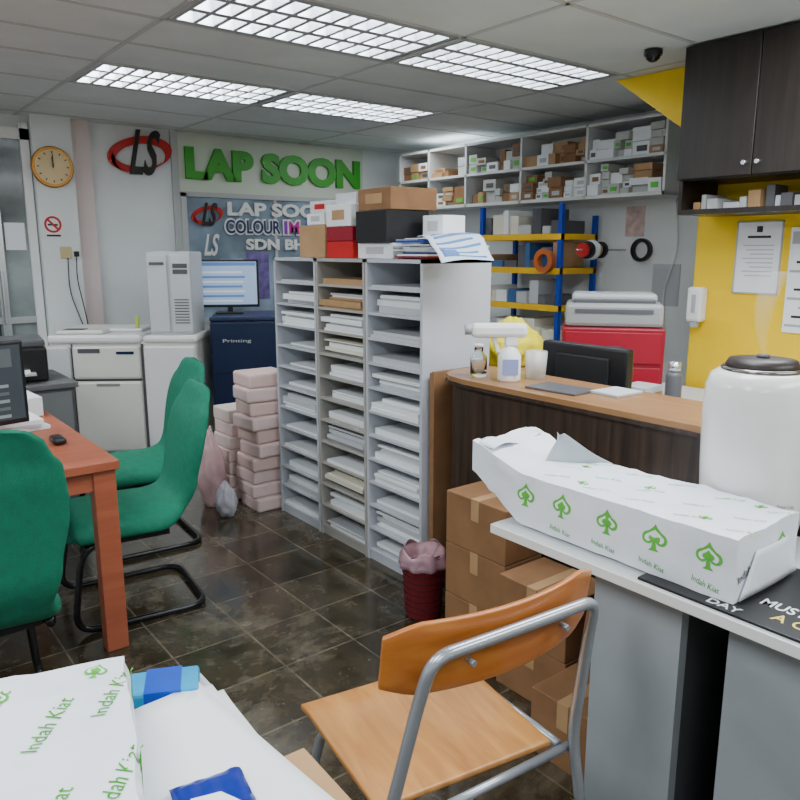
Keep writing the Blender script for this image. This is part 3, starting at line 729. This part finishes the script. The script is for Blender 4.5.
# ================================================================ yellow partition, cabinet, posters
bm=bmesh.new()
prof=[(-2.5,0),(2.27,0),(2.27,2.10),(2.40,2.15),(2.86,CH-.004),(-2.5,CH-.004)]
vs=[bm.verts.new((3.87,y,z)) for y,z in prof]; f=bm.faces.new(vs)
r=bmesh.ops.extrude_face_region(bm,geom=[f]); bmesh.ops.translate(bm,verts=[v for v in r['geom'] if isinstance(v,bmesh.types.BMVert)],vec=(.07,0,0))
fin('wall_yellow_partition',bm,yellow_wall)
cb=E('overhead_cabinet',(0,0,0))
bx(cb,'carcass',(3.52,-.6,1.84),(3.868,2.19,2.475),cabwood)
yy=2.185; k=0
while yy>-.5:
    bx(cb,'cabinet_door_%d'%k,(3.495,yy-.378,1.845),(3.519,yy,2.468),cabwood,.003)
    ky=yy-.378+.03 if k%2==0 else yy-.03
    cyl(cb,'knob_%d'%k,(3.483,ky,1.90),.010,.024,chrome,rot=(0,R(90),0),seg=16)
    yy-=.382; k+=1
multi(cb,'open_shelf',[((3.53,-.6,1.675),(3.868,2.19,1.70),0),((3.53,2.17,1.70),(3.868,2.19,1.84),0),((3.53,1.2,1.70),(3.868,1.22,1.84),0)],[cabwood])
L=[];y=2.15
rn=random.Random(4)
while y>1.3:
    w=rn.uniform(.03,.09); h=rn.uniform(.03,.11)
    L.append(((3.58+rn.uniform(0,.06),y-w,1.70),(3.78,y-.006,1.70+h),rn.choice([0,1,2,3,3]),rn.uniform(-5,5))); y-=w*1.05
multi(cb,'shelf_contents',L,[M('dim_white',(.42,.42,.42)),card2,paperg,dgreyp],.003)
po=E('framed_certificate',(3.87,1.92,1.46))
bx(po,'sheet',(-.006,-.12,-.185),(0,.12,.185),paperw)
multi(po,'frame',[((-.009,-.12,-.185),(-.005,-.113,.185),0),((-.009,.113,-.185),(-.005,.12,.185),0),((-.009,-.12,.178),(-.005,.12,.185),0),((-.009,-.12,-.185),(-.005,.12,-.178),0)],[greyp])
multi(po,'print',[((-.0075,-.06,.10),(-.006,.06,.112),0)]+[((-.0075,-.08,.06-.022*i),(-.006,.08-.02*(i%3),.066-.022*i),1) for i in range(8)]+[((-.0075,-.015,.13),(-.006,.015,.16),0)],[inkk,paperg])
ca=E('wall_calendar',(3.87,1.66,1.36))
bx(ca,'sheet',(-.008,-.10,-.27),(0,.10,.25),paperw)
multi(ca,'print',[((-.0095,-.09,-.24+.045*i),(-.008,.09-.03*(i%3),-.228+.045*i),i%3%2) for i in range(9)]+[((-.0095,-.09,.17),(-.008,.09,.23),0)],[greyp,inkk])
ds=E('soap_dispenser',(3.80,2.22,1.08))
bx(ds,'body',(.0,-.045,.03),(.068,.045,.22),whitep,.015); bx(ds,'nozzle',(.01,-.02,0),(.04,.02,.035),greyp,.004); bx(ds,'window',(-.002,-.012,.08),(.002,.012,.18),greyp)
dc=E('dome_camera',(3.44,2.33,CH-.005))
cyl(dc,'base',(0,0,-.012),.045,.024,black); lathe(dc,'dome',[(0,-.058),(.018,-.053),(.033,-.04),(.038,-.02),(.038,-.012)],M('black_gloss',(.01,.01,.01),.08))
# ================================================================ box shelf on right wall
ws=E('wall_box_shelf',(0,0,0))
x0,x1,ya,yb=4.55,4.898,2.93,5.80
L=[((x0,ya,1.865),(x1,yb,1.89),0),((x0,ya,2.12),(x1,yb,2.14),0),((x0,ya,2.37),(x1,yb,2.39),0)]
for y in (ya,3.58,4.22,4.86,5.35,yb-.02): L.append(((x0,y,1.865),(x1,y+.02,2.39),0))
multi(ws,'shelving',L,[M('white_shelf',(.66,.68,.68),.45)])
L=[];rn=random.Random(9)
bays=[(2.95,3.58),(3.60,4.22),(4.24,4.86),(4.88,5.35),(5.37,5.78)]
for z0 in (1.891,2.141):
    for bi,(a,b) in enumerate(bays):
        y=a+.01
        while y<b-.06:
            w=min(rn.uniform(.06,.16),b-.005-y); zz=z0
            typ=rn.choices([0,1,2,3],[3,4,3,3] if bi>=1 else [5,1,1,5])[0]
            top=z0+rn.uniform(.15,.225)
            if z0>2.0 and a>4.8: top=z0+rn.uniform(.08,.2)
            h=rn.uniform(.04,.10)
            while zz+h<min(top,z0+.224):
                xx=x0+rn.uniform(.0,.06)
                L.append(((xx,y+.003,zz),(xx+.22,y+w-.004,zz+h-.004),typ if rn.random()<.75 else rn.choice([0,1,0,3]),rn.uniform(-2,2)))
                lm=rn.choice([4,5,5,6,6,2])
                if rn.random()<.55: L.append(((xx-.0035,y+w*.2,zz+h*.25),(xx+.001,y+w*.72,zz+h*.65),lm))
                zz+=h
            y+=w
multi(ws,'stationery_boxes',L,[paperw,card2,card,M('offwhite_box',(.50,.51,.48),.6),greenp,paperg,dgreyp])
# ================================================================ rack
rk=E('storage_rack',(0,0,0))
ya,yb=3.68,4.55; xa,xb=4.42,4.86
L=[]
for x in (xa,xb-.04):
    for y in (ya,yb-.04): L.append(((x,y,0),(x+.035,y+.035,1.76 if x>4.6 else 1.84),0))
multi(rk,'uprights',L,[bluem])
L=[];B=[]
for z in (.30,.72,1.04,1.32,1.575):
    L+= [((xa-.005,ya,z),(xa+.02,yb,z+.045),0),((xb-.02,ya,z),(xb,yb,z+.045),0),((xa,ya,z),(xb,ya+.02,z+.045),0),((xa,yb-.02,z),(xb,yb,z+.045),0)]
    B.append(((xa+.01,ya+.02,z+.03),(xb-.01,yb-.02,z+.046),0))
multi(rk,'beams',L,[yelm]); multi(rk,'decks',B,[card2])
L=[];rn=random.Random(15)
for z in (.346,.766,1.086,1.366,1.621):
    y=ya+.05
    while y<yb-.10:
        w=rn.uniform(.05,.15); h=rn.uniform(.05,.20)
        L.append(((xa+.02,y,z),(xa+.34,min(y+w-.008,yb-.05),z+h),rn.choice([0,1,1,2,3,4,4,5]),rn.uniform(-5,5))); y+=w
multi(rk,'stored_goods',L,[paperw,paperg,card2,M('blue_goods',(.04,.12,.3),.5),dgreyp,paperc],.004)
tp=E('tape_roll_holder',(4.36,3.50,1.50))
tube(tp,'rod',[(.52,-.06,0),(-.06,-.06,0)],.007,chrome,0)
for i,(m,dx,dz,rr) in enumerate(((red,.0,0,.05),(inkk,.05,0,.062),(paperw,.10,0,.07),(card2,.15,0,.05),(inkk,.2,0,.06))):
    annulus(tp,'roll_%d'%i,rr,.009,.028,m,(dx,-.06,0),(0,R(90),0),n=32)
annulus(None,'cable_coil',.085,.06,.03,black,(4.865,3.30,1.50),(0,R(90),0))
annulus(None,'tape_roll',.09,.05,.04,M('orange_tape',(.50,.12,.02),.4),(4.36,3.80,1.42),(0,R(90),0))
bx(None,'wall_notice',(4.893,2.98,1.10),(4.899,3.20,1.40),paperg)
bx(None,'wall_poster',(4.893,3.30,1.60),(4.899,3.46,1.82),M('poster_red',(.6,.45,.42),var=.3,scale=20))
tube(None,'wall_cable',[(4.89,3.05,1.86),(4.88,3.0,1.5),(4.88,3.1,1.2),(4.88,3.05,.8)],.005,whitep,.1)
# ================================================================ WOODEN CHAIR
wc=E('wooden_chair',(.995,1.15,0),-5)
def seatf(u,v):
    x=(u-.5)*.44; y=(v-.5)*.40
    z=.445-.012*math.cos(math.pi*(u-.5))*math.sin(math.pi*v)-.02*max(0,v-.85)/.15*.5
    return Vector((x*(1-.03*(1-v)),y,z))
o=sheet(wc,'seat',seatf,20,20,chairwood,loc=(-.018,.012,0),th=.014,rot=(0,0,R(-5)))
b=o.modifiers.new('b','BEVEL'); b.width=.004; b.segments=2
BO=.018
bm=bmesh.new(); nx,nz=24,8; g=[]
for i in range(nx+1):
    row=[]
    for j in range(nz+1):
        u=(i/nx-.5)*2; v=j/nz
        x=u*.265+BO; bow=.060*(1-u*u)
        ed=1-.30*max(0,abs(u)-.78)/.22
        z=.762+(v-.5)*.155*ed
        y=-.180-bow-(z-.762)*.15
        row.append(bm.verts.new((x,y,z)))
    g.append(row)
for i in range(nx):
    for j in range(nz): bm.faces.new((g[i][j],g[i+1][j],g[i+1][j+1],g[i][j+1]))
o=fin('backrest',bm,backwood,wc,smooth=True); s=o.modifiers.new('s','SOLIDIFY'); s.thickness=.012; s.offset=1
b=o.modifiers.new('b','BEVEL'); b.width=.003; b.segments=2
rl=[(-.285,-.31,0.012),(-.262,-.225,.45),(-.205,-.250,.71)]
rr_=[(.230,-.250,.71),(.222,-.225,.45),(.235,-.31,.012)]
arc=[(-.190,-.268,.792),(-.08,-.274,.795),(.12,-.274,.795),(.222,-.268,.792)]
tube(wc,'rear_frame',rl+arc+rr_,.0125,tubem,.06)
tube(wc,'front_frame',[(-.235,.26,.012),(-.205,.14,.42),(-.205,-.20,.42)],.0115,tubem,.05)
tube(wc,'front_frame_2',[(.235,.26,.012),(.205,.14,.42),(.205,-.20,.42)],.0115,tubem,.05)
tube(wc,'seat_rail',[(-.205,.12,.42),(.205,.12,.42)],.010,tubem,0)
tube(wc,'rear_stretcher',[(-.268,-.25,.30),(.228,-.25,.30)],.009,tubem,0)
tube(wc,'seat_rail_2',[(-.258,-.215,.42),(.222,-.215,.42)],.010,tubem,0)
for i,x in enumerate((-.10,.14)): cyl(wc,'rivet_%d'%i,(x,-.264,.755),.006,.02,tubem,rot=(R(90),0,0),seg=12)
for i,(x,y,z) in enumerate(((-.285,-.31,.006),(.235,-.31,.006),(-.235,.26,.006),(.235,.26,.006))): cyl(wc,'foot_cap_%d'%i,(x,y,z),.016,.012,black)
# ================================================================ NEAR-LEFT DESK with reams
fd=E('packing_table',(0,0,0))
bx(fd,'top',(-.9,-.35,.71),(.475,1.225,.74),deskgrey,.004)
multi(fd,'legs',[((.39,1.12,0),(.44,1.17,.71),0),((-.87,1.12,0),(-.82,1.17,.71),0),((.39,-.32,0),(.44,-.27,.71),0),((-.87,-.32,0),(-.82,-.27,.71),0)],[panelgrey])
def ps(w,l,c,seed):
    return lambda u,v: Vector(((u-.5)*w,(v-.5)*l,.001+c*(max(0,abs(v-.5)-.35)**2+.3*max(0,abs(u-.5)-.38)**2)*.8+.0015*abs(noise.noise(Vector((u*3,v*3,seed))))))
pp=E('blank_paper_sheets',(.355,.90,.741),2)
bx(pp,'lower_pile',(-.10,-.20,0),(.095,.195,.012),paperw,.001)
for i in range(4):
    o=sheet(pp,'sheet_%d'%i,ps(.21,.41,.25,i),10,12,paperw,th=.0008,loc=(random.uniform(-.006,.006),random.uniform(-.012,.012)+.006*i,.0125+.0016*i),rot=(0,0,R((-5,4,-2,3)[i])))
p2,bv2=package('wrapped_paper_ream',(.115,.965,.766),-15,.32,.44,.092,0,7,.008)
for i in range(4):
    for j in range(2):
        decal(p2,bv2,'print_%d_%d'%(i,j),TXT(.12,.022),Matrix.Translation((-.12+.085*i-.01,-.17+.20*j+.05*(i%2)-.02,.092))@Matrix.Rotation(R(68),4,'Z'),(0,0,1),greenp)
put_spade(p2,bv2,Matrix.Translation((.115,.185,.092))@Matrix.Rotation(R(-20),4,'Z'),(0,0,1),.038,1)
put_spade(p2,bv2,Matrix.Translation((-.02,.16,.092))@Matrix.Rotation(R(-20),4,'Z'),(0,0,1),.038,2)
bq=E('blue_paper_packet',(.395,1.165,.741),-24)
bx(bq,'packet',(-.10,-.035,0),(.06,.04,.028),cyanp,.006); bx(bq,'stripe',(-.03,-.036,.004),(.03,.041,.0288),bluep)
b3=E('blue_white_wrapper',(.342,.835,.763),-10)
def wr(u,v): return Vector(((u-.5)*.10,(v-.5)*.12,.004+.012*abs(noise.noise(Vector((u*4,v*4,2))))))
sheet(b3,'wrapper',wr,14,10,M('deep_blue_foil',(.005,.02,.24),.3),th=.001)
plate(b3,'white_print',[(-.035,-.01),(.03,-.02),(.01,.01),(-.03,.015)],.001,paperw,(0,0,.014))
bx(None,'cardboard_sheet',(.458,.58,.7405),(.505,.89,.7465),card2,.001,rz=-2)
# ================================================================ LIGHTS
def area(name,loc,sx,sy,w,col=(.90,.96,1),rot=(0,0,0)):
    l=bpy.data.lights.new(name,'AREA'); l.shape='RECTANGLE'; l.size=sx; l.size_y=sy; l.energy=w; l.color=col
    o=bpy.data.objects.new(name,l); C.objects.link(o); o.location=loc; o.rotation_euler=rot; return o
for i,(x,y,e) in enumerate(((1.94,1.22,38),(3.1,1.22,42),(1.94,-.6,36),(-.5,.9,38),(-.5,3.05,42),(-.5,-.8,34),(-.5,4.6,44),(4.2,5.2,14),(3.16,-.6,34))):  # unseen ceiling fixtures, and a fill lamp added to brighten the back corner
    area('ceiling_and_fill_lamp',(x,y,2.455),1.15,.55,e)
w=bpy.data.worlds.new('w'); SC.world=w; w.use_nodes=True
w.node_tree.nodes['Background'].inputs[0].default_value=(.8,.9,1,1); w.node_tree.nodes['Background'].inputs[1].default_value=.15
# ================================================================ CAMERA
cd=bpy.data.cameras.new('camera'); cam=bpy.data.objects.new('camera',cd); C.objects.link(cam)
cam.location=(0,0,1.5); cam.rotation_euler=(R(90-11.46),0,R(-38.2)); cd.sensor_width=36; cd.lens=33.3; cd.clip_start=.02
SC.camera=cam
